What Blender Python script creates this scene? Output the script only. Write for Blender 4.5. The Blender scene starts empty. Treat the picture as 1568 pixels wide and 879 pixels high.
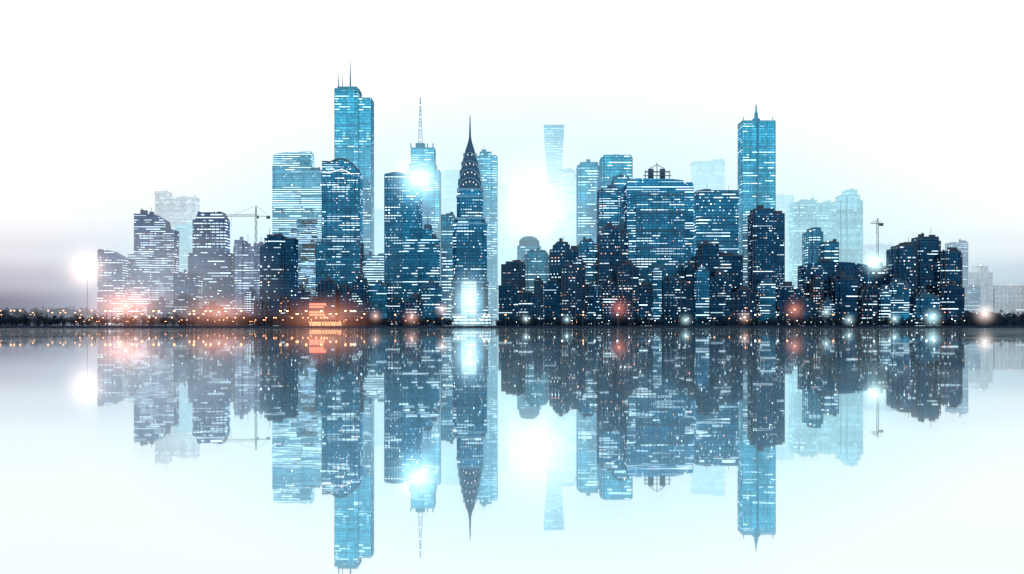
import bpy, math, random, bmesh
from mathutils import Vector
random.seed(11)
scene = bpy.context.scene
scene.view_settings.view_transform = 'Standard'
scene.view_settings.look = 'None'
scene.view_settings.exposure = 0

D0 = 1740.0
def S(d): return 0.8*d/D0
def X(px, d): return (px-784)*S(d)
def Z(py, d): return 2+(499.5-py)*S(d)

# ------------------------------------------------------------ node helpers
class NT:
    def __init__(s, nt): s.nt = nt; s.N = nt.nodes; s.L = nt.links
    def node(s, t, **k):
        n = s.N.new(t)
        for a, b in k.items(): setattr(n, a, b)
        return n
    def put(s, sock, v):
        if isinstance(v, bpy.types.NodeSocket): s.L.new(v, sock)
        elif v is not None: sock.default_value = v
    def m(s, op, a, b=None, c=None):
        n = s.node('ShaderNodeMath', operation=op)
        s.put(n.inputs[0], a); s.put(n.inputs[1], b); s.put(n.inputs[2], c)
        return n.outputs[0]
    def xyz(s, a, b, c):
        n = s.node('ShaderNodeCombineXYZ')
        s.put(n.inputs[0], a); s.put(n.inputs[1], b); s.put(n.inputs[2], c)
        return n.outputs[0]
    def wn(s, v):
        n = s.node('ShaderNodeTexWhiteNoise', noise_dimensions='3D')
        s.L.new(v, n.inputs['Vector']); return n.outputs['Value']
    def mix(s, f, a, b):
        n = s.node('ShaderNodeMix', data_type='RGBA')
        s.put(n.inputs[0], f); s.put(n.inputs[6], a); s.put(n.inputs[7], b)
        return n.outputs[2]
    def rng(s, v, a, b, c=0.0, d=1.0, smooth=True):
        n = s.node('ShaderNodeMapRange', interpolation_type='SMOOTHSTEP' if smooth else 'LINEAR')
        for i, q in enumerate((v, a, b, c, d)): s.put(n.inputs[i], q)
        return n.outputs[0]
def c4(c): return (c[0], c[1], c[2], 1.0)
def newmat(name):
    m = bpy.data.materials.new(name); m.use_nodes = True; m.node_tree.nodes.clear()
    t = NT(m.node_tree); return m, t, t.node('ShaderNodeOutputMaterial')

def facade(name, tint, frame, dots, bands, warm=0.2, strength=1.6, floor=3.3, bay=2.0, cool=(0.7, 0.92, 1.0)):
    m, t, out = newmat(name)
    uv = t.node('ShaderNodeUVMap').outputs[0]
    sep = t.node('ShaderNodeSeparateXYZ'); t.L.new(uv, sep.inputs[0])
    orn = t.node('ShaderNodeObjectInfo').outputs['Random']
    rnd = t.m('MULTIPLY', orn, 97.0)
    o2 = t.m('FRACT', t.m('MULTIPLY', orn, 37.7))
    cu = t.m('DIVIDE', sep.outputs[0], t.m('MULTIPLY', bay, t.m('ADD', .75, t.m('MULTIPLY', o2, .6))))
    cv = t.m('DIVIDE', sep.outputs[1], t.m('MULTIPLY', floor, t.m('ADD', .85, t.m('MULTIPLY', t.m('FRACT', t.m('MULTIPLY', orn, 91.3)), .5))))
    fu = t.m('FLOOR', cu); fv = t.m('FLOOR', cv); ru = t.m('FRACT', cu); rv = t.m('FRACT', cv)
    def win(v, a, b): return t.m('MULTIPLY', t.m('GREATER_THAN', v, a), t.m('LESS_THAN', v, b))
    glass = t.m('MULTIPLY', win(ru, .1, .9), win(rv, .22, .85))
    wmask = t.m('MULTIPLY', win(ru, .2, .8), win(rv, .36, .7))
    nz = t.node('ShaderNodeTexNoise'); nz.inputs['Scale'].default_value = 1.0; nz.inputs['Detail'].default_value = 3
    t.L.new(t.xyz(t.m('MULTIPLY', fu, .09), t.m('MULTIPLY', fv, .09), rnd), nz.inputs['Vector'])
    cl = t.m('POWER', t.rng(nz.outputs[0], .36, .7), 1.5)
    r1 = t.wn(t.xyz(fu, fv, rnd))
    dot = t.m('LESS_THAN', r1, t.m('MULTIPLY', t.m('ADD', cl, .2), dots))
    rr = t.wn(t.xyz(fv, rnd, 3.3))
    su = t.m('FLOOR', t.m('ADD', t.m('DIVIDE', cu, t.m('ADD', 2.0, t.m('MULTIPLY', rr, 13.0))), t.m('MULTIPLY', rr, 31.0)))
    r2 = t.wn(t.xyz(su, fv, t.m('ADD', rnd, 5.5)))
    nz2 = t.node('ShaderNodeTexNoise'); nz2.inputs['Scale'].default_value = 1.0
    t.L.new(t.xyz(t.m('MULTIPLY', fu, .035), t.m('MULTIPLY', fv, .12), t.m('ADD', rnd, 20)), nz2.inputs['Vector'])
    band = t.m('LESS_THAN', r2, t.m('MULTIPLY', t.rng(nz2.outputs[0], .36, .62), bands))
    bmask = t.m('MULTIPLY', win(rv, .4, .68), win(ru, .05, 1.0))
    r3 = t.wn(t.xyz(fv, fu, t.m('ADD', rnd, 11.1)))
    dd = t.m('MULTIPLY', t.m('MULTIPLY', dot, wmask), t.m('ADD', t.m('ADD', .3, t.m('MULTIPLY', t.m('POWER', r3, 20.0), 3.0)), t.m('MULTIPLY', t.m('POWER', r3, 2.0), 1.2)))
    bb = t.m('MULTIPLY', t.m('MULTIPLY', band, bmask), t.m('ADD', .4, t.m('MULTIPLY', t.wn(t.xyz(su, fv, t.m('ADD', rnd, 8.5))), 1.2)))
    lit = t.m('MAXIMUM', dd, bb)
    isw = t.m('MULTIPLY', t.m('LESS_THAN', t.wn(t.xyz(fu, fv, t.m('ADD', rnd, 33.0))), warm), dot)
    col = t.mix(isw, c4(cool), c4((1.0, .5, .33)))
    em = t.node('ShaderNodeEmission'); t.put(em.inputs[0], col); t.put(em.inputs[1], t.m('MULTIPLY', lit, strength))
    bl = t.wn(t.xyz(t.m('FLOOR', t.m('DIVIDE', cu, 5.0)), t.m('FLOOR', t.m('DIVIDE', cv, 9.0)), rnd))
    var = t.m('ADD', .5, t.m('ADD', t.m('MULTIPLY', t.wn(t.xyz(fu, fv, t.m('ADD', rnd, 55.0))), .5), t.m('MULTIPLY', bl, .45)))
    var = t.m('MULTIPLY', var, t.m('ADD', .75, t.m('MULTIPLY', rr, .45)))
    vm = t.node('ShaderNodeVectorMath', operation='SCALE'); vm.inputs[0].default_value = tint; t.L.new(var, vm.inputs[3])
    gl = t.node('ShaderNodeBsdfGlossy'); t.L.new(vm.outputs[0], gl.inputs['Color']); gl.inputs['Roughness'].default_value = .14
    di = t.node('ShaderNodeBsdfDiffuse'); di.inputs[0].default_value = c4(frame)
    mx = t.node('ShaderNodeMixShader'); t.L.new(t.m('ADD', .35, t.m('MULTIPLY', glass, .6)), mx.inputs[0])
    t.L.new(di.outputs[0], mx.inputs[1]); t.L.new(gl.outputs[0], mx.inputs[2])
    ad = t.node('ShaderNodeAddShader'); t.L.new(mx.outputs[0], ad.inputs[0]); t.L.new(em.outputs[0], ad.inputs[1])
    t.L.new(ad.outputs[0], out.inputs[0]); return m
def plain(name, col, rough=.5, metal=0.0, nscale=.3, namp=.35):
    m, t, out = newmat(name)
    b = t.node('ShaderNodeBsdfPrincipled')
    tc = t.node('ShaderNodeTexCoord'); nz = t.node('ShaderNodeTexNoise'); nz.inputs['Scale'].default_value = nscale
    nz.inputs['Detail'].default_value = 5
    t.L.new(tc.outputs['Object'], nz.inputs['Vector'])
    lo = tuple(x*(1-namp) for x in col); hi = tuple(min(1, x*(1+namp)) for x in col)
    t.put(b.inputs['Base Color'], t.mix(nz.outputs[0], c4(lo), c4(hi)))
    b.inputs['Roughness'].default_value = rough; b.inputs['Metallic'].default_value = metal
    if rough > .75: b.inputs['Specular IOR Level'].default_value = .03
    t.L.new(b.outputs[0], out.inputs[0]); return m
def emis(name, col, st):
    m, t, out = newmat(name)
    e = t.node('ShaderNodeEmission'); e.inputs[0].default_value = c4(col); e.inputs[1].default_value = st
    t.L.new(e.outputs[0], out.inputs[0]); return m
def mistmat(name, col, sigma, peak, power=2.0, step=1.0):
    m, t, out = newmat(name)
    tc = t.node('ShaderNodeTexCoord')
    ln = t.node('ShaderNodeVectorMath', operation='LENGTH'); t.L.new(tc.outputs['Object'], ln.inputs[0])
    f = t.m('POWER', t.m('MAXIMUM', t.m('SUBTRACT', 1.0, ln.outputs['Value']), 0.0), power)
    e = t.node('ShaderNodeEmission'); e.inputs[0].default_value = c4(col); t.L.new(t.m('MULTIPLY', f, peak), e.inputs[1])
    if sigma > 0:
        a = t.node('ShaderNodeVolumeAbsorption'); a.inputs[0].default_value = (0, 0, 0, 1); t.L.new(t.m('MULTIPLY', f, sigma), a.inputs['Density'])
        ad = t.node('ShaderNodeAddShader'); t.L.new(a.outputs[0], ad.inputs[0]); t.L.new(e.outputs[0], ad.inputs[1])
        t.L.new(ad.outputs[0], out.inputs['Volume'])
    else:
        t.L.new(e.outputs[0], out.inputs['Volume'])
    try: m.cycles.volume_step_rate = step
    except Exception: pass
    return m

STY = {
 'dark': facade('dark_glass_facade', (.018, .12, .25), (.004, .018, .042), .3, .14, .14, 1.5),
 'darkw': facade('dark_office_facade', (.02, .1, .21), (.006, .017, .038), .36, .14, .34, 1.5),
 'navy': facade('navy_glass_facade', (.036, .28, .5), (.008, .043, .092), .2, .5, .1, 1.6),
 'blue': facade('blue_glass_facade', (.06, .4, .63), (.02, .1, .17), .15, .55, .06, 1.5),
 'teal': facade('teal_glass_facade', (.08, .53, .8), (.028, .2, .31), .07, .6, .04, 1.5),
 'pale': facade('pale_glass_facade', (.45, .86, .98), (.36, .65, .75), .06, .4, .03, 1.0),  # pale tint for far towers also carries distance haze in its colour
 'band': facade('banded_glass_facade', (.15, .48, .68), (.07, .19, .28), .1, 1.3, .04, 1.6),
 'lav': facade('grey_glass_facade', (.26, .38, .58), (.13, .17, .28), .12, .5, .12, 1.2),
 'lavd': facade('slate_glass_facade', (.08, .17, .34), (.028, .052, .1), .14, .75, .15, 1.7),
 'lavp': facade('light_grey_facade', (.8, .84, .92), (.72, .74, .8), .04, .12, .1, .9),  # near-white tint has distance haze put into the colour
 'glow': facade('lit_lobby_facade', (.35, .6, .75), (.25, .42, .5), .5, 1.0, .15, 1.6),
}
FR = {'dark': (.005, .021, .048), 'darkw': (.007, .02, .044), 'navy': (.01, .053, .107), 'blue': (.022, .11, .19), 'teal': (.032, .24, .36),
      'pale': (.45, .75, .84), 'band': (.09, .24, .35), 'lav': (.17, .21, .33), 'lavd': (.035, .065, .12), 'lavp': (.76, .78, .84), 'glow': (.3, .45, .55)}  # pale and lavp trim lightened for distance haze as well
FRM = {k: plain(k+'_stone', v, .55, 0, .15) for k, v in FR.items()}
M_bulb_w = emis('cool_lamp_lens', (.85, .97, 1), 7); M_bulb_o = emis('warm_lamp_lens', (1, .4, .18), 8)
M_red = emis('red_neon', (1, .16, .1), 3.5); M_steel = plain('dark_steel', (.03, .06, .09), .4, .6)
M_beacon = emis('beacon', (1, .92, .88), 2.2)

# ------------------------------------------------------------ mesh builder
class B:
    def __init__(s): s.v = []; s.f = []; s.uv = []; s.mi = []; s.c = (0, 0, 0); s.off = 0
    def tr(s, p):
        cx, cy, a = s.c; x = p[0]-cx; y = p[1]-cy
        return (cx+x*math.cos(a)-y*math.sin(a), cy+x*math.sin(a)+y*math.cos(a), p[2])
    def face(s, pts, mi, uv=None):
        n = len(s.v); s.v += [s.tr(p) for p in pts]; s.f.append(list(range(n, n+len(pts)))); s.mi.append(mi)
        s.uv.append(uv or [(p[0], p[1]) for p in pts])
    def loft(s, bot, top, mi=0, cap=1):
        n = len(bot); u = s.off
        for i in range(n):
            j = (i+1) % n; w = (Vector(bot[i])-Vector(bot[j])).length
            w = max(w, (Vector(top[i])-Vector(top[j])).length)
            s.face([bot[i], bot[j], top[j], top[i]], mi, [(u, bot[i][2]), (u+w, bot[j][2]), (u+w, top[j][2]), (u, top[i][2])]); u += w
        if cap is not None: s.face(top, cap)
    def box(s, x0, x1, y0, y1, z0, z1, mi=0, cap=1, under=False):
        b = [(x0, y0, z0), (x1, y0, z0), (x1, y1, z0), (x0, y1, z0)]; t = [(p[0], p[1], z1) for p in b]
        s.loft(b, t, mi, cap)
        if under: s.face(b[::-1], mi)
    def prism(s, prof, y0, y1, mi=0, side=0):
        s.face([(x, y0, z) for x, z in prof], mi, [(x, z) for x, z in prof])
        s.face([(x, y1, z) for x, z in prof[::-1]], mi, [(x, z) for x, z in prof[::-1]])
        n = len(prof)
        for i in range(n):
            a = prof[i]; b = prof[(i+1) % n]; vert = abs(a[0]-b[0]) < 1
            s.face([(a[0], y1, a[1]), (b[0], y1, b[1]), (b[0], y0, b[1]), (a[0], y0, a[1])][::-1], side if vert else 1,
                   [(0, a[1]), (0, b[1]), (y1-y0, b[1]), (y1-y0, a[1])][::-1])
    def ring(s, cx, cy, r, z, n, ph=0): return [(cx+r*math.cos(ph+2*math.pi*i/n), cy+r*math.sin(ph+2*math.pi*i/n), z) for i in range(n)]
    def lathe(s, cx, cy, prof, n=8, mi=0, ph=None):
        ph = math.pi/n if ph is None else ph
        for (r0, z0), (r1, z1) in zip(prof, prof[1:]): s.loft(s.ring(cx, cy, r0, z0, n, ph), s.ring(cx, cy, r1, z1, n, ph), mi)
    def beam(s, a, b, r, mi=1):
        a = Vector(a); b = Vector(b); d = (b-a).normalized(); u = d.cross(Vector((0.13, .9, .2))).normalized()*r; w = d.cross(u).normalized()*r
        A = [a+u+w, a-u+w, a-u-w, a+u-w]; Bq = [p+(b-a) for p in A]
        for i in range(4): s.face([A[i], A[(i+1) % 4], Bq[(i+1) % 4], Bq[i]], mi)
    def build(s, name, mats, parent=None):
        me = bpy.data.meshes.new(name); me.from_pydata(s.v, [], s.f)
        for m in mats: me.materials.append(m)
        l = me.uv_layers.new(name='UVMap'); k = 0
        for f in s.uv:
            for q in f: l.data[k].uv = q; k += 1
        me.polygons.foreach_set('material_index', s.mi); me.update()
        o = bpy.data.objects.new(name, me); scene.collection.objects.link(o); o.parent = parent; return o

def trim(b, x0, x1, y0, y1, z0, z1, kind):
    w = x1-x0
    if kind & 1:
        n = max(2, int(w/random.choice([6, 9, 12])))
        for i in range(n+1):
            x = x0+w*i/n; b.box(x-.3, x+.3, y0-.7, y0-.003, z0, z1+random.choice([0, 0, 1.2]), 1)
        for k in range(4):
            y = y0+(y1-y0)*k/3.; b.box(x1+.003, x1+.6, y-.4, y+.4, z0, z1, 1); b.box(x0-.6, x0-.003, y-.4, y+.4, z0, z1, 1)
    if kind & 2:
        z = z1-3; st = random.choice([16, 24, 32])
        while z > z0+8:
            b.box(x0-.9, x1+.9, y0-.9, y1+.9, z, z+.9, 1, 1, True); z -= st
    b.box(x0-.5, x1+.5, y0-.5, y0+.4, z1+.01, z1+1.4, 1); b.box(x0-.5, x0+.4, y0+.41, y1, z1+.01, z1+1.4, 1); b.box(x1-.4, x1+.5, y0+.41, y1, z1+.01, z1+1.4, 1)
def plant(b, x0, x1, y0, y1, z, amt=1.0, mast=.35):
    w = x1-x0
    for i in range(int(1+w/14*amt)):
        a = random.uniform(x0+1, x1-4); c = min(x1-1, a+random.uniform(3, 11)); h = random.uniform(2, 6.5)
        yy = random.uniform(y0+3, y0+12)+i*.13; b.box(a, c, yy, yy+6, z+.02, z+h, 1)
        if random.random() < mast:
            xx = (a+c)/2; b.beam((xx, yy+2, z+h), (xx, yy+2, z+h+random.uniform(4, 14)), .22, 1)
    if random.random() < .4*amt and w > 12:
        xx = random.uniform(x0+4, x1-4); b.lathe(xx, y0+16, [(1.9, z+2.5), (1.9, z+6), (.1, z+7.5)], 10, 1)
        for sx in (-1.2, 1.2):
            for sy in (-1.2, 1.2): b.beam((xx+sx, y0+16+sy, z), (xx+sx, y0+16+sy, z+2.6), .15, 1)

def tower(name, d, style, parts, yaw=0, depth=38, kind=None, roof=1.0, mast=.3, after=None):
    b = B(); b.off = random.uniform(0, 400)
    xs = [p[0] for p in parts]+[p[1] for p in parts]
    cx = X((min(xs)+max(xs))/2, d); a = math.radians(yaw); b.c = (cx, d, a)
    k = kind if kind is not None else random.choice([1, 2, 3, 1, 0])
    W = X(max(xs), d)-X(min(xs), d)
    w = (W-depth*abs(math.sin(a)))/math.cos(a); q = max(.45, w/W) if yaw else 1
    sh = depth*math.sin(a)/2 if yaw else 0
    for i, p in enumerate(parts):
        x0 = cx+(X(p[0], d)-cx)*q+sh; x1 = cx+(X(p[1], d)-cx)*q+sh; z1 = Z(p[2], d)
        y0 = d-i*2.3; y1 = d+depth-i*2.7
        b.box(x0, x1, y0, y1, .5, z1)
        trim(b, x0, x1, y0, y1, 1, z1, k)
        if roof > 0: plant(b, x0, x1, y0, y1, z1, roof, mast)
        if random.random() < .2:     # roof-edge light
            lx = random.uniform(x0+1, x1-1); b.lathe(lx, y0+1.2, [(.2, z1+1.4), (.5, z1+1.8), (.5, z1+2.3), (.1, z1+2.6)], 6, 2)
    if after: after(b, d)
    return b.build(name, [STY[style], FRM[style], M_bulb_w, M_red])

# ------------------------------------------------------------ far / hazy layer
G = 'glass_office_tower'
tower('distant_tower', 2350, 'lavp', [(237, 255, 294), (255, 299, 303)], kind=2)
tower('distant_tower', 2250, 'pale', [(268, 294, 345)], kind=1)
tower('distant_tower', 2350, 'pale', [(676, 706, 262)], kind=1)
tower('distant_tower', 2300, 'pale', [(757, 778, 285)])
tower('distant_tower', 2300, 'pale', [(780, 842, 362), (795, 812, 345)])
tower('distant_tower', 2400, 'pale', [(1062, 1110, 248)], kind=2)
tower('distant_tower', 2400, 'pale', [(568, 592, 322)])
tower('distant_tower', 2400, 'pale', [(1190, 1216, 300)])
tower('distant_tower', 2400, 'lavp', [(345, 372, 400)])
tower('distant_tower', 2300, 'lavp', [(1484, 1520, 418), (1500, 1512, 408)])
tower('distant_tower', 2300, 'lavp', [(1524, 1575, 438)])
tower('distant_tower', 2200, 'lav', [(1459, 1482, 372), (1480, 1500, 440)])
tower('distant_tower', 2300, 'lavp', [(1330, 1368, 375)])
b = B(); d = 2300
def rect(xa, xb, z, dd=30, y=d): return [(X(xa, d), y, z), (X(xb, d), y, z), (X(xb, d), y+dd, z), (X(xa, d), y+dd, z)]
b.loft(rect(839, 859, 1), rect(838.5, 860, Z(268, d))); b.loft(rect(838.5, 860, Z(268, d)+.01), rect(833, 864, Z(191, d)))
for i in range(9):
    z = Z(265-i*8, d); t_ = i/9.; b.box(X(838.5-5.5*t_, d)-.6, X(860+4*t_, d)+.6, d-.8, d+30.8, z, z+.8, 1, 1, True)
b.build('flared_skyscraper', [STY['teal'], FRM['pale']])
tower(G, 2150, 'band', [(848, 884, 270), (852, 880, 262)], kind=2)

# ------------------------------------------------------------ main layer
def antH(b, d):
    zt = Z(135, d)
    for px, py, r in ((517, 110, .7), (523, 113, .5), (535, 91, .9)):
        x = X(px, d); b.lathe(x, d+12, [(r*1.6, zt), (r, zt+(Z(py, d)-zt)*.5), (.12, Z(py, d))], 6, 1)
    b.box(X(516, d), X(546, d), d+4, d+26, zt+.1, zt+3, 1)
tower('twin_glass_skyscraper', 1990, 'teal', [(549, 568, 151), (513, 549, 137)], kind=3, depth=40, roof=0, after=antH)
tower(G, 1960, 'band', [(417, 476, 256), (462, 497, 262)], kind=2, depth=45, roof=.6,
      after=lambda b, d: (b.prism([(X(418, d), Z(256, d)+.3), (X(476, d), Z(256, d)+.3), (X(475, d), Z(231, d)), (X(446, d), Z(232.5, d)), (X(418, d), Z(235, d))], d+1.5, d+38, 0, 0)))
d = 1880; b = B(); b.off = 30
arc = [(X(551-58*i/14., d), Z(248+ (16*(1-i/14.)**2) - 9*math.sin(math.pi*min(1, i/11.)), d)) for i in range(15)]
b.prism([(X(493, d), 1), (X(551, d), 1)]+arc, d, d+38)
for i in range(14):
    (xa, za), (xb, zb) = arc[i], arc[i+1]; b.beam((xa, d-.6, za+.4), (xb, d-.6, zb+.4), 1.0, 1)
arc2 = [(x, z-14) for x, z in arc]
for i in range(3, 14): b.beam((arc2[i][0], d-.5, arc2[i][1]), (arc2[i+1][0], d-.5, arc2[i+1][1]), .3, 2)
for i in range(9): x = X(493+58*i/8., d); b.box(x-.4, x+.4, d-.7, d-.01, 1, Z(262, d), 1)
b.build('arched_roof_skyscraper', [STY['navy'], FRM['navy'], M_beacon])

d = 1840; b = B(); P = lambda *q: [(X(x, d), Z(y, d)) for x, y in q]
b.prism(P((205, 500), (266, 500), (266, 352), (254, 350), (252, 338), (236, 328), (205, 327)), d, d+30)
b.prism(P((198, 500), (232, 500), (232, 388), (198, 390)), d-8, d-.5)
for i in range(7): x = X(209+54*i/6., d); b.box(x-.3, x+.3, d-.6, d-.01, 1, Z(354, d), 1)
plant(b, X(206, d), X(234, d), d, d+30, Z(327, d), 1)
b.build('slanted_roof_office', [STY['lavd'], FRM['lavd']])
d = 1900; b = B()
b.prism(P((297, 500), (345, 500), (345, 336), (338, 324), (303, 324), (297, 340)), d, d+32)
b.box(X(290, d), X(355, d), d-9, d-.4, 1, Z(388, d)); b.box(X(294, d), X(303, d), d+3, d+26, 1, Z(336, d))
for i in range(8): x = X(300+42*i/7., d); b.box(x-.4, x+.4, d-.7, d-.01, Z(387, d), Z(338, d), 1)
for i in range(4): b.box(X(297, d)-.6, X(345, d)+.6, d-.9, d-.1, Z(345+i*12, d), Z(345+i*12, d)+.9, 1)
b.build('chamfered_office_tower', [STY['lavd'], FRM['lavd']])
d = 1800; b = B()
b.prism(P((149, 500), (188, 500), (188, 394), (170, 384), (151, 381), (149, 384)), d, d+26)
for i in range(6): x = X(152+33*i/5., d); b.box(x-.35, x+.35, d-.6, d-.01, 1, Z(396, d), 1)
b.build('slanted_roof_office', [STY['lavd'], FRM['lavd']])

tower(G, 1900, 'lav', [(358, 405, 379), (360, 371, 369), (390, 402, 374)], kind=1)
tower(G, 1820, 'dark', [(405, 450, 366), (398, 436, 378), (410, 432, 362)], yaw=0)
tower(G, 1900, 'lavd', [(318, 356, 390)], yaw=10)
tower(G, 1960, 'blue', [(446, 493, 352), (455, 486, 338)], kind=2)
tower(G, 1860, 'navy', [(484, 552, 372)], kind=1, roof=0)
d = 1800; b = B()
b.prism(P((589, 500), (644, 500), (644, 292), (640, 272), (618, 265), (604, 263), (589, 266)), d, d+36)
b.box(X(617, d), X(662, d), d-6, d+30, 1, Z(351, d)); b.box(X(640, d), X(673, d), d-11, d+20, 1, Z(366, d))
for i in range(7): x = X(589+26*i/6., d); b.box(x-.5, x+.5, d-.8, d-.01, 1, Z(267, d), 1)
plant(b, X(645, d), X(662, d), d-4, d+20, Z(351, d), 2); plant(b, X(650, d), X(672, d), d-9, d+10, Z(366, d), 2)
b.build(G, [STY['navy'], FRM['navy']])
def mastK(b, d):
    z0 = Z(226, d)
    for i in range(5):
        x = X(629+i*8.5, d); b.beam((x, d+2, z0), (x, d+2, z0+6), .7, 1)
    b.box(X(636, d), X(650, d), d+4, d+20, z0, z0+7, 1)
    zz = z0+7; top = Z(148, d); r = 2.6; xc = X(643, d)
    n = 12
    for i in range(n):
        a0 = zz+(top-zz)*i/n; a1 = zz+(top-zz)*(i+1)/n; q0 = r*(1-i/n)+.2; q1 = r*(1-(i+1)/n)+.2
        for sx in (-1, 1):
            b.beam((xc+sx*q0, d+10, a0), (xc+sx*q1, d+10, a1), .3, 1); b.beam((xc-sx*q0, d+10, a0), (xc+sx*q1, d+10, a1), .2, 1)
        if i % 3 == 1: b.box(xc-.6, xc+.6, d+8.9, d+9.5, a0-.5, a0+.5, 2)
tower(G, 2000, 'teal', [(627, 667, 252), (624, 673, 262), (630, 665, 228)], kind=1, roof=0, after=mastK)
tower(G, 1990, 'teal', [(729, 761, 240), (735, 752, 234)], kind=1)
d = 1790; b = B(); s = S(d); xc = X(719, d); yc = d+22
def sq(h, z, ch=.22):
    c = h*ch; pts = [(-h+c, -h), (h-c, -h), (h, -h+c), (h, h-c), (h-c, h), (-h+c, h), (-h, h-c), (-h, -h+c)]
    return [(xc+px*1, yc+py, z) for px, py in pts]
def tier(h, ya, yb, mi=0, h2=None): b.loft(sq(h*s, Z(ya, d)), sq((h2 or h)*s, Z(yb, d)), mi)
tier(28, 501, 432); tier(26, 432, 342); tier(23, 342, 334); tier(20, 334, 300); tier(19, 300, 289)
prof = [(18.5, 289), (17.5, 280), (15.5, 270), (14.5, 262), (12.5, 252), (11, 243), (8.5, 233), (6.5, 225), (4.2, 218), (2.8, 213), (1.6, 206), (.5, 172)]
for (h0, y0_), (h1, y1_) in zip(prof, prof[1:]): tier(h0, y0_, y1_, 1, h1)
for lv, (h, ya) in enumerate([(18.3, 287), (15.8, 271), (13.2, 256), (10, 240)]):
    n = 5-lv if lv < 3 else 2
    for fx, fy in ((0, -1), (1, 0), (-1, 0)):
        for i in range(9):
            a0 = math.pi*i/9; a1 = math.pi*(i+1)/9; R = h*s*.9; zb = Z(ya, d)
            def pt(a, k=1.):
                o = math.cos(a)*R; off = h*s*.97
                return (xc+(o if fy else fx*off), yc+(fy*off if fy else o), zb+math.sin(a)*R*.95*k)
            b.beam(pt(a0), pt(a1), .45, 3)
        for i in range(n):
            a = math.pi*(i+1)/(n+1); R = h*s*.62; o = math.cos(a)*R; off = h*s*.99
            z = Z(ya, d)+math.sin(a)*R*.8
            if fy: b.face([(xc+o-.6, yc-off, z), (xc+o+.6, yc-off, z), (xc+o, yc-off, z+2.0)], 2)
for yy, h in ((342, 26.2), (334, 23.2), (300, 20.2), (289, 19.3), (432, 28.3)):
    b.loft(sq(h*s+.6, Z(yy, d)-1), sq(h*s+.6, Z(yy, d)+1.2), 3)
for h, ya, yb in ((26, 430, 343), (20, 333, 301), (28, 500, 433)):
    for i in range(9):
        x = xc+h*s*(-.75+1.5*i/8); b.box(x-.35, x+.35, yc-h*s-.6, yc-h*s-.01, Z(ya, d), Z(yb, d), 1)
for sx in (-1, 1):
    b.box(xc+sx*22*s-2, xc+sx*22*s+2, yc-24*s, yc-20*s, Z(341, d), Z(337, d), 1)
b.build('art_deco_skyscraper', [STY['navy'], plain('steel_crown', (.012, .06, .12), .3, .5), M_beacon, plain('crown_rim', (.1, .25, .38), .4, .3)])

tower(G, 1980, 'teal', [(885, 917, 254), (889, 915, 250)], kind=1, roof=.3)
tower(G, 1940, 'teal', [(921, 968, 242), (925, 966, 239)], kind=3, roof=.3)
tower(G, 1850, 'navy', [(917, 950, 292), (922, 946, 289)], kind=1)
tower(G, 1880, 'blue', [(940, 962, 272)], kind=1)
d = 1830; b = B(); b.off = 12
b.prism(P((960, 500), (1062, 500), (1062, 284), (1060, 278), (1053, 278), (1049, 284), (1046, 276), (1030, 274), (975, 273), (960, 276)), d, d+45)
b.box(X(973, d), X(1048, d), d-6, d-.3, 1, Z(292, d))
for i in range(13): x = X(974+73*i/12., d); b.box(x-.3, x+.3, d-6.8, d-6.01, 1, Z(293, d), 1)
for i in range(6): b.box(X(973, d)-.5, X(1048, d)+.5, d-7.2, d-6.9, Z(300+i*27, d), Z(300+i*27, d)+1.3, 1)
zr = Z(273, d)
b.box(X(988, d), X(1027, d), d+8, d+9.2, Z(262, d)-.8, Z(262, d)+.8, 1, 1, True); b.box(X(986, d), X(1029, d), d+7, d+7.9, Z(268, d)-.5, Z(268, d)+.5, 1, 1, True)
for px in (989, 995, 1001, 1007, 1013, 1019, 1026): b.beam((X(px, d), d+8.5, zr), (X(px, d), d+8.5, Z(260, d) if px != 1007 else Z(248, d)), .5, 1)
for px in (998, 1016): b.box(X(px-4, d), X(px+4, d), d+10, d+16, zr, Z(257, d), 1)
b.beam((X(996, d), d+8, Z(257, d)), (X(1007, d), d+8, Z(251, d)), .4, 1); b.beam((X(1018, d), d+8, Z(257, d)), (X(1007, d), d+8, Z(251, d)), .4, 1)
b.build('rooftop_frame_skyscraper', [STY['navy'], FRM['navy']])
tower(G, 1870, 'navy', [(1066, 1131, 296), (1068, 1129, 293)], kind=2, depth=40, roof=.3)
tower(G, 1800, 'dark', [(1068, 1137, 392), (1075, 1100, 374)], kind=1)
def spireU(b, d):
    xc = X(1160.5, d); zt = Z(184, d)
    b.lathe(xc, d+14, [(6, zt), (5.5, zt+3), (2.6, zt+6), (2.4, zt+12), (1.3, zt+14), (1, zt+20), (.1, Z(155, d))], 8, 1)
    b.box(xc-1.1, xc+1.1, d-3.6, d-3.0, 1, zt+1, 1)
    for px in (1139, 1184): b.beam((X(px, d), d+3, zt), (X(px, d), d+3, zt+5), .5, 1)
tower('spired_skyscraper', 1930, 'teal', [(1137, 1187, 186), (1135, 1188, 420)], kind=3, depth=38, roof=0, after=spireU)
tower(G, 1820, 'dark', [(1153, 1201, 328), (1156, 1184, 321)], kind=1, roof=.5)
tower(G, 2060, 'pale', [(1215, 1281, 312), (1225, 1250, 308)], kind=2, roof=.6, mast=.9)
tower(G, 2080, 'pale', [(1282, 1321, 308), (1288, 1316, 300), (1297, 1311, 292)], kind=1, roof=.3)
tower(G, 1900, 'blue', [(1238, 1260, 356), (1244, 1256, 350)], kind=1)
tower(G, 1880, 'navy', [(1262, 1284, 372)], kind=1)
d = 1790; b = B()
ar = [(X(1329-98*i/12., d), Z(401+5*abs(1-i/6.)**2.5, d)) for i in range(13)]
b.prism([(X(1231, d), 1), (X(1329, d), 1)]+ar, d, d+40)
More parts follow.
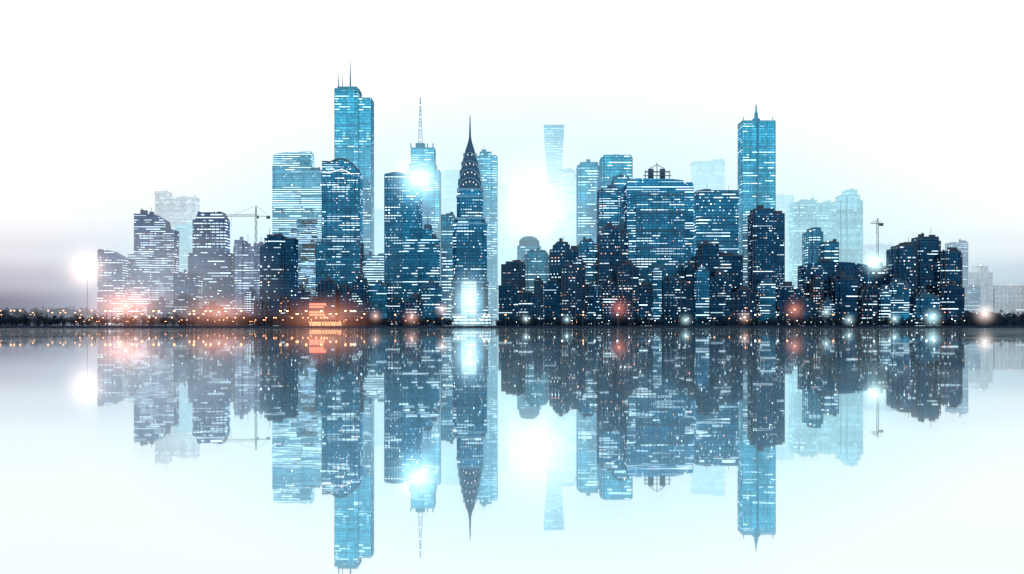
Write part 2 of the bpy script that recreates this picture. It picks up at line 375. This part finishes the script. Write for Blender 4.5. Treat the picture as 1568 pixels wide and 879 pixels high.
for i in range(15): x = X(1233+94*i/14., d); b.box(x-.4, x+.4, d-.7, d-.01, 1, Z(408, d), 1)
plant(b, X(1240, d), X(1320, d), d, d+30, Z(404, d), 1.2)
b.build('barrel_roof_office', [STY['dark'], FRM['dark']])
tower(G, 1840, 'navy', [(1332, 1366, 414), (1340, 1358, 409)], kind=1)
tower(G, 1790, 'dark', [(1370, 1402, 382), (1376, 1398, 377)], kind=1)
tower(G, 1810, 'dark', [(1405, 1440, 370), (1408, 1436, 364)], kind=3)
tower(G, 1795, 'dark', [(1440, 1473, 390), (1446, 1470, 386)], kind=1)
tower(G, 1810, 'dark', [(843, 885, 383), (848, 872, 376), (853, 866, 372)], kind=1)
tower(G, 1840, 'navy', [(886, 916, 376), (890, 908, 370)], kind=1)
tower(G, 1800, 'dark', [(918, 962, 358), (924, 950, 348)], kind=3)
tower(G, 1900, 'blue', [(803, 843, 392), (808, 836, 386)], kind=1)
tower(G, 1850, 'darkw', [(768, 804, 406), (775, 798, 402)], kind=1)
tower(G, 1900, 'blue', [(676, 695, 330)], kind=1)
tower(G, 1880, 'band', [(556, 590, 392)], kind=2)
tower(G, 1780, 'lavd', [(266, 300, 420)], kind=1)
tower('floodlit_lobby_block', 1775, 'glow', [(707, 729, 432), (690, 752, 482)], kind=1, roof=0)
d = 1960; b = B(); b.box(X(792, d), X(828, d), d, d+34, 1, Z(376, d)); b.box(X(795, d), X(826, d), d+1, d+30, Z(376, d), Z(368, d), 1)
b.lathe(X(810, d), d+15, [(13*math.cos(a/6*math.pi/2), Z(368, d)+7*math.sin(a/6*math.pi/2)) for a in range(6)]+[(.3, Z(368, d)+7)], 16, 1)
b.build('domed_hall', [STY['blue'], FRM['blue']])

# ------------------------------------------------------------ low-rise shoreline blocks
def env(px):
    pts = [(190, 470), (300, 458), (450, 450), (560, 437), (680, 450), (780, 438), (850, 414), (1000, 420), (1100, 420), (1200, 444), (1330, 442), (1480, 450)]
    for (a, ya), (c, yb) in zip(pts, pts[1:]):
        if a <= px <= c: return ya+(yb-ya)*(px-a)/(c-a)
    return 450
px = 196.
while px < 1478:
    w = random.uniform(12, 38); yt = env(px)+random.uniform(-16, 24); dd = random.uniform(1752, 1775)
    if not (676 < px+w/2 < 764):
        st = random.choice(['dark', 'darkw', 'dark', 'navy']) if px > 440 else random.choice(['lavd', 'darkw', 'dark'])
        tower('low_rise_building', dd, st, [(px, px+w, yt), (px+w*.2, px+w*.7, yt-5)], depth=16, kind=random.choice([0, 1, 2]), roof=1, mast=.4)
    px += w*random.uniform(.8, 1.25)

# ------------------------------------------------------------ land, quay, water
M_land = plain('ground_soil', (.008, .015, .032), .9, 0, .02); M_quay = plain('quay_concrete', (.015, .025, .045), .8, 0, .2)
b = B(); b.face([(-14000, 1700, 1.5), (14000, 1700, 1.5), (14000, 30000, 1.5), (-14000, 30000, 1.5)], 0); b.build('ground', [M_land])
b = B(); b.box(-9000, 9000, 1698, 1699.99, -.5, 2.4, 0, 0)
for i in range(-90, 91): b.box(i*9-.5, i*9+.5, 1697.2, 1697.99, -.5, 2.8, 0, 0)
b.build('quay_wall', [M_quay])
m, t, out = newmat('river_water')
g1 = t.node('ShaderNodeBsdfGlossy'); g1.inputs['Color'].default_value = (.95, .99, 1, 1); g1.inputs['Roughness'].default_value = .012
g2 = t.node('ShaderNodeBsdfGlossy'); g2.inputs['Color'].default_value = (.88, .98, 1, 1); g2.inputs['Roughness'].default_value = .075
df = t.node('ShaderNodeBsdfDiffuse'); df.inputs[0].default_value = (.5, .84, 1, 1)
tc = t.node('ShaderNodeTexCoord'); mp = t.node('ShaderNodeMapping'); t.L.new(tc.outputs['Object'], mp.inputs[0]); mp.inputs['Scale'].default_value = (.06, .012, 1)
nz = t.node('ShaderNodeTexNoise'); t.L.new(mp.outputs[0], nz.inputs['Vector']); nz.inputs['Scale'].default_value = 1; nz.inputs['Detail'].default_value = 4
mx = t.node('ShaderNodeMixShader'); t.L.new(t.rng(nz.outputs[0], .35, .65, .14, .42), mx.inputs[0]); t.L.new(g1.outputs[0], mx.inputs[1]); t.L.new(g2.outputs[0], mx.inputs[2])
fz = t.node('ShaderNodeFresnel'); fz.inputs[0].default_value = 1.33      # milky body colour mixed in to fade the reflection at steeper view
m2 = t.node('ShaderNodeMixShader'); t.L.new(t.m('MULTIPLY', t.m('SUBTRACT', 1.0, fz.outputs[0]), .26), m2.inputs[0]); t.L.new(mx.outputs[0], m2.inputs[1]); t.L.new(df.outputs[0], m2.inputs[2])
bp = t.node('ShaderNodeBump'); bp.inputs['Strength'].default_value = 1; bp.inputs['Distance'].default_value = .0006
n2 = t.node('ShaderNodeTexNoise'); t.L.new(tc.outputs['Object'], n2.inputs['Vector']); n2.inputs['Scale'].default_value = .8; n2.inputs['Detail'].default_value = 2
t.L.new(n2.outputs[0], bp.inputs['Height'])
for g in (g1, g2): t.L.new(bp.outputs[0], g.inputs['Normal'])
t.L.new(m2.outputs[0], out.inputs[0])
b = B(); b.face([(-14000, -600, 0), (14000, -600, 0), (14000, 1698.5, 0), (-14000, 1698.5, 0)], 0); b.build('river_water', [m])

M_leaf = plain('foliage', (.010, .022, .04), .9, 0, .4, .5); M_bark = plain('bark', (.012, .014, .022), .9)
def ridge(name, pa, pb, d, hpx, seed):
    b = B(); rr = random.Random(seed); n = 90; rows = []
    for j, (dy, k) in enumerate(((0, .0), (12, .7), (40, 1.0), (120, .8), (260, .0))):
        rows.append([(X(pa+(pb-pa)*i/n, d), d+dy+rr.uniform(-4, 4), 1.4+k*hpx*S(d)*(.75+.2*math.sin(i*.21+seed)+.12*math.sin(i*.77)+rr.uniform(-.07, .07))*min(1, (i+.5)/6, (n-i+.5)/6)) for i in range(n+1)])
    for a, c in zip(rows, rows[1:]):
        for i in range(n): b.face([a[i], a[i+1], c[i+1], c[i]], 0)
    return b.build(name, [M_land])
ridge('hill', -260, 260, 1860, 28, 2); ridge('hill', 1440, 1900, 1900, 24, 5)
def trees(name, spans, seed):
    b = B(); rr = random.Random(seed)
    for pa, pb, cnt, d, h0, h1, base in spans:
        for _ in range(cnt):
            x = X(rr.uniform(pa, pb), d); y = d+rr.uniform(-8, 25); h = rr.uniform(h0, h1); R = h*.36
            b.lathe(x, y, [(.35, base), (.2, base+h*.55)], 5, 1)
            for k in range(3):
                a = rr.uniform(0, 6.28); b.beam((x, y, base+h*.4), (x+math.cos(a)*R*.7, y+math.sin(a)*R*.5, base+h*.7), .12, 1)
            cl = [(x+rr.gauss(0, R*.5), y+rr.gauss(0, R*.5), base+h*.6+rr.gauss(0, R*.5), R*rr.uniform(.3, .55)) for _ in range(7)]
            for q in cl:
                for _ in range(16):
                    v = Vector((rr.gauss(0, 1), rr.gauss(0, 1), rr.gauss(0, 1))).normalized()*q[3]*rr.uniform(.5, 1.1)
                    c = Vector(q[:3])+v; u = Vector((rr.gauss(0, 1), rr.gauss(0, 1), rr.gauss(0, 1))).normalized(); w = u.orthogonal().normalized()*.65
                    b.face([c+u*.7, c+w, c-u*.7, c-w], 0)
    return b.build(name, [M_leaf, M_bark])
trees('waterfront_trees', [(-60, 470, 260, 1722, 7, 16, 1.5), (525, 690, 70, 1722, 6, 13, 1.5), (755, 1000, 90, 1722, 6, 13, 1.5), (1000, 1640, 190, 1722, 6, 14, 1.5)], 3)
trees('distant_tree_line', [(-120, 240, 170, 1880, 9, 16, 12), (1480, 1750, 90, 1930, 9, 15, 10)], 4)

# ------------------------------------------------------------ street lamps
def lampmesh(mat, nm):
    b = B(); b.lathe(0, 0, [(.22, 0), (.12, 9)], 8, 0); b.beam((0, 0, 8.9), (0, -2, 9.4), .1, 0); b.box(-.5, .5, -3.0, -1.7, 9.25, 9.6, 0, 0)
    b.lathe(0, -2.3, [(.3, 8.5), (.62, 8.8), (.6, 9.2)], 10, 1); o = b.build(nm, [M_steel, mat]); return o
proto_o = lampmesh(M_bulb_o, 'street_lamp'); proto_w = lampmesh(M_bulb_w, 'street_lamp')
def lampat(px, d, me, z=1.5, s=1):
    o = bpy.data.objects.new('street_lamp', me); scene.collection.objects.link(o); o.location = (X(px, d), d, z); o.scale = (s, s, s)
proto_o.location = (X(205, 1712), 1712, 1.5); proto_w.location = (X(735, 1712), 1712, 1.5)
for i in range(84): lampat(120+i*5.3+random.uniform(-4, 4), 1706, proto_o.data, 1.5, random.choice([.7, .9, 1.2, 1.7, 2.1]))
for i in range(66): lampat(600+i*13.5+random.uniform(-8, 8), 1706, random.choice([proto_o.data, proto_w.data, proto_w.data]), 1.5, random.choice([.6, .8, 1.1, 1.6]))
for i in range(30): lampat(-20+i*7+random.uniform(-5, 5), 1845, proto_o.data, 8, random.choice([.7, 1, 1.3, 1.6]))

b = B(); d = 1704; xa, xb = X(472, d), X(522, d)
b.box(xa, xb, d+2, d+14, 1.5, 2.2, 1); b.box(xa+1, xb-1, d+5, d+13, 2.2, 6.4, 4)
b.box(xa-.5, xb+.5, d+1.5, d+14.5, 6.5, 7.2, 1, 1, True); b.prism([(xa+3, 7.3), (xb-3, 7.3), (xb-9, 10), (xa+9, 10)], d+4, d+12, 1)
for i in range(14):
    x = xa+1+(xb-xa-2)*i/13; b.box(x-.25, x+.25, d+2.3, d+2.8, 2.2, 6.5, 1); b.box(x-.5, x+.5, d+1.2, d+1.49, 6.7, 7.1, 2)
b.build('waterfront_pavilion', [STY['glow'], M_quay, M_bulb_o, M_red, emis('warm_interior', (1, .5, .26), 1.4)])
b = B(); d = 1745
for px in (474, 497): b.beam((X(px, d), d, 1.5), (X(px, d), d, Z(462, d)), .5, 1)
for k, yy in enumerate((466, 470, 478, 482)):
    x = X(474, d)
    while x < X(496, d):
        w = random.uniform(1, 3); b.box(x, x+w, d-1, d-.5, Z(yy, d)-1.1, Z(yy, d)+1.1, 3); x += w+.6
b.box(X(473, d), X(498, d), d-.4, d+.4, Z(485, d), Z(463, d), 1)
b.build('neon_sign', [M_steel, M_steel, M_bulb_o, M_red])

def crane(px, pyb, pyt, pl, pr, pj, d):
    b = B(); x = X(px, d); z0 = 1.5; z1 = Z(pj, d); n = int((z1-z0)/5)
    for sx in (-1, 1): b.beam((x+sx*1.1, d, z0), (x+sx*1.1, d, z1), .3, 0)
    for i in range(n):
        a = z0+(z1-z0)*i/n; c = z0+(z1-z0)*(i+1)/n; s_ = 1 if i % 2 else -1; b.beam((x-s_*1.1, d, a), (x+s_*1.1, d, c), .16, 0)
    top = Z(pyt, d); b.beam((x-1, d, z1), (x, d, top), .35, 0); b.beam((x+1, d, z1), (x, d, top), .35, 0)
    L, R = X(pl, d), X(pr, d)
    b.beam((L, d, z1), (R, d, z1), .35, 0); b.beam((L+3, d, z1+2.2), (x, d, z1+2.6), .2, 0)
    k = L
    while k < x: b.beam((k, d, z1), (k+2.2, d, z1+2.3), .12, 0); b.beam((k+2.2, d, z1+2.3), (k+4.4, d, z1), .12, 0); k += 4.4
    b.beam((x, d, top), (L+(x-L)*.3, d, z1+2.3), .14, 0); b.beam((x, d, top), (R-1, d, z1), .14, 0)
    b.box(R-5, R-.5, d-1.2, d+1.2, z1-3.5, z1-.4, 0, 0, True); b.box(x+1.3, x+3.5, d-1, d+1, z1-3, z1-.5, 0, 0, True)
    b.beam((L+8, d, z1), (L+8, d, z1-14), .12, 0); b.build('tower_crane', [M_steel])
crane(392, 500, 315, 345, 414, 331, 1850); crane(1344, 500, 334, 1333, 1353, 342, 1900)

# ------------------------------------------------------------ mist, lamp halos and added bloom glows
def ball(name, loc, sc, mat, parent=None):
    me = bpy.data.meshes.new(name); bm = bmesh.new(); bmesh.ops.create_icosphere(bm, subdivisions=4, radius=1); bm.to_mesh(me); bm.free()
    me.materials.append(mat); o = bpy.data.objects.new(name, me); scene.collection.objects.link(o); o.location = loc; o.scale = sc; o.parent = parent
    return o
ball('mist_bank', (X(850, 2100), 2130, 60), (780, 310, 340), mistmat('mist_volume', (.68, .97, 1.07), .012, .012, 1.3, 2.5))
ball('mist_bank', (X(205, 1750), 1770, 40), (200, 58, 130), mistmat('low_mist_volume', (.78, .83, .95), .010, .010, 1.2, 2.0))
def glow_spot(px, py, d, rpx, col, peak, power=2.5, sx=1, sz=1, pole=True, head=1.0):  # shoreline lamps and purely added glows share this head, pole and halo
    e = bpy.data.objects.new('glow_light', None); scene.collection.objects.link(e); s = S(d); r = rpx*s
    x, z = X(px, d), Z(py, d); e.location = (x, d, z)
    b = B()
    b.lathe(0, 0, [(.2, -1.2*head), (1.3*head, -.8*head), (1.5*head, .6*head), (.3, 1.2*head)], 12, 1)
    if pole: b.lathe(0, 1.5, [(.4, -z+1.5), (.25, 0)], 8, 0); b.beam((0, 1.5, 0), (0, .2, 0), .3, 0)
    b.build('glow_core', [M_steel, emis('glow_emitter', tuple(min(1, c*1.1) for c in col), 8)], e)
    ball('bloom_halo', (0, 0, 0), (r*sx, r, r*sz), mistmat('halo_volume', col, 0, peak/r, power, 1.2), e)  # self-emitting volume stands in for bloom, no mist is lit here
glow_spot(640, 274, 1770, 74, (.6, .93, 1), 5.5, 4.5)  # added glow in mid-air, its lamp head and pole are made up
glow_spot(133, 413, 1760, 66, (1, .66, .54), 4.6, 4.6)  # sun-like glow as an emissive ball, head and pole made up
glow_spot(822, 322, 2060, 150, (.8, .97, 1), 3.2, 3.2)  # added white sky glow that bleaches the towers, not an actual lamp
glow_spot(718, 462, 1735, 66, (.6, .9, 1), 3.2, 4, .9, 1.3)
glow_spot(1340, 403, 1780, 34, (.7, 1, 1), 4, 4)
glow_spot(497, 486, 1702, 76, (1, .34, .18), 1.5, 3.2, 1.5, .7, head=.6)
glow_spot(192, 468, 1704, 76, (1, .38, .24), 3.0, 4, 1.5, .8, head=.9)
glow_spot(335, 478, 1704, 70, (1, .4, .27), 1.6, 3.2, 1.5, .6, head=.6)
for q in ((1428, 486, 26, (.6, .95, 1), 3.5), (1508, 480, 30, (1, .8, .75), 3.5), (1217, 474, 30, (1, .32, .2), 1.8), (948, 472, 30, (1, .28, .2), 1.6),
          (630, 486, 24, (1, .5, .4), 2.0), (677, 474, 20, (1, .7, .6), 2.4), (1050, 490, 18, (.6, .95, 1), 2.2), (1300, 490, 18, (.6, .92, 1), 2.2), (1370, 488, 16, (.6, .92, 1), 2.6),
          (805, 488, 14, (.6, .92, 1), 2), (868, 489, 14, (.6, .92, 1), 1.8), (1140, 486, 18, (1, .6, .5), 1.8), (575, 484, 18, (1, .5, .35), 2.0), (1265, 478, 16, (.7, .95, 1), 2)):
    glow_spot(q[0], q[1], 1704, q[2], q[3], q[4], 4.2, 1, 1, head=.5)

# ------------------------------------------------------------ sky
w = bpy.data.worlds.new('World'); scene.world = w; w.use_nodes = True; w.node_tree.nodes.clear(); t = NT(w.node_tree)
tc = t.node('ShaderNodeTexCoord'); sp = t.node('ShaderNodeSeparateXYZ'); t.L.new(tc.outputs['Generated'], sp.inputs[0])
x, y, z = sp.outputs
def ramp(fac, stops):
    n = t.node('ShaderNodeValToRGB'); t.L.new(fac, n.inputs[0]); el = n.color_ramp.elements
    while len(el) < len(stops): el.new(.5)
    for e, (p, c) in zip(el, stops): e.position = p
    for e, (p, c) in zip(el, stops): e.color = c4(c)
    n.color_ramp.interpolation = 'EASE'
    return n.outputs[0]
f = t.m('MULTIPLY', z, 8.0)
left = ramp(f, [(0, (.06, .12, .22)), (.12, (.2, .19, .28)), (.24, (.48, .46, .55)), (.4, (.75, .75, .81)), (.6, (.92, .92, .94)), (.85, (1, 1, 1))])
right = ramp(f, [(0, (.12, .2, .32)), (.14, (.24, .34, .47)), (.28, (.5, .6, .7)), (.42, (.78, .82, .86)), (.6, (.93, .95, .96)), (.85, (1, 1, 1))])
cen = ramp(f, [(0, (.22, .55, .74)), (.2, (.48, .8, .9)), (.42, (.78, .95, 1)), (.68, (.98, 1, 1)), (.85, (1, 1, 1))])
back = ramp(f, [(0, (.02, .04, .08)), (.22, (.1, .14, .2)), (.45, (.38, .42, .48)), (.7, (.78, .82, .86)), (1, (1.0, 1.0, 1.0))])
side = t.mix(t.rng(x, -.15, .15), left, right)
fr = t.mix(t.rng(t.m('ABSOLUTE', x), .14, .31), cen, side)
allc = t.mix(t.rng(y, -.2, .3), back, fr)
sky = t.node('ShaderNodeTexSky', sky_type='NISHITA'); sky.sun_disc = False; sky.sun_elevation = math.radians(28); sky.sun_rotation = math.radians(215)
b1 = t.node('ShaderNodeBackground'); t.L.new(allc, b1.inputs[0]); b1.inputs[1].default_value = 1.03
b2 = t.node('ShaderNodeBackground'); t.L.new(sky.outputs[0], b2.inputs[0]); b2.inputs[1].default_value = .01
ad = t.node('ShaderNodeAddShader'); t.L.new(b1.outputs[0], ad.inputs[0]); t.L.new(b2.outputs[0], ad.inputs[1])
o = t.node('ShaderNodeOutputWorld'); t.L.new(ad.outputs[0], o.inputs[0])
sl = bpy.data.lights.new('sun', 'SUN'); sl.energy = .7; sl.angle = math.radians(3); sl.color = (1, .98, .96)
so = bpy.data.objects.new('sun', sl); scene.collection.objects.link(so); so.rotation_euler = (math.radians(62), 0, math.radians(-35))

cam = bpy.data.cameras.new('camera'); co = bpy.data.objects.new('camera', cam); scene.collection.objects.link(co)
co.location = (0, 0, 2); co.rotation_euler = (math.radians(90), 0, 0)
cam.sensor_width = 36; cam.lens = 36*D0/(1568*.8); cam.shift_y = 60/1568.; cam.clip_start = .1; cam.clip_end = 60000
scene.camera = co
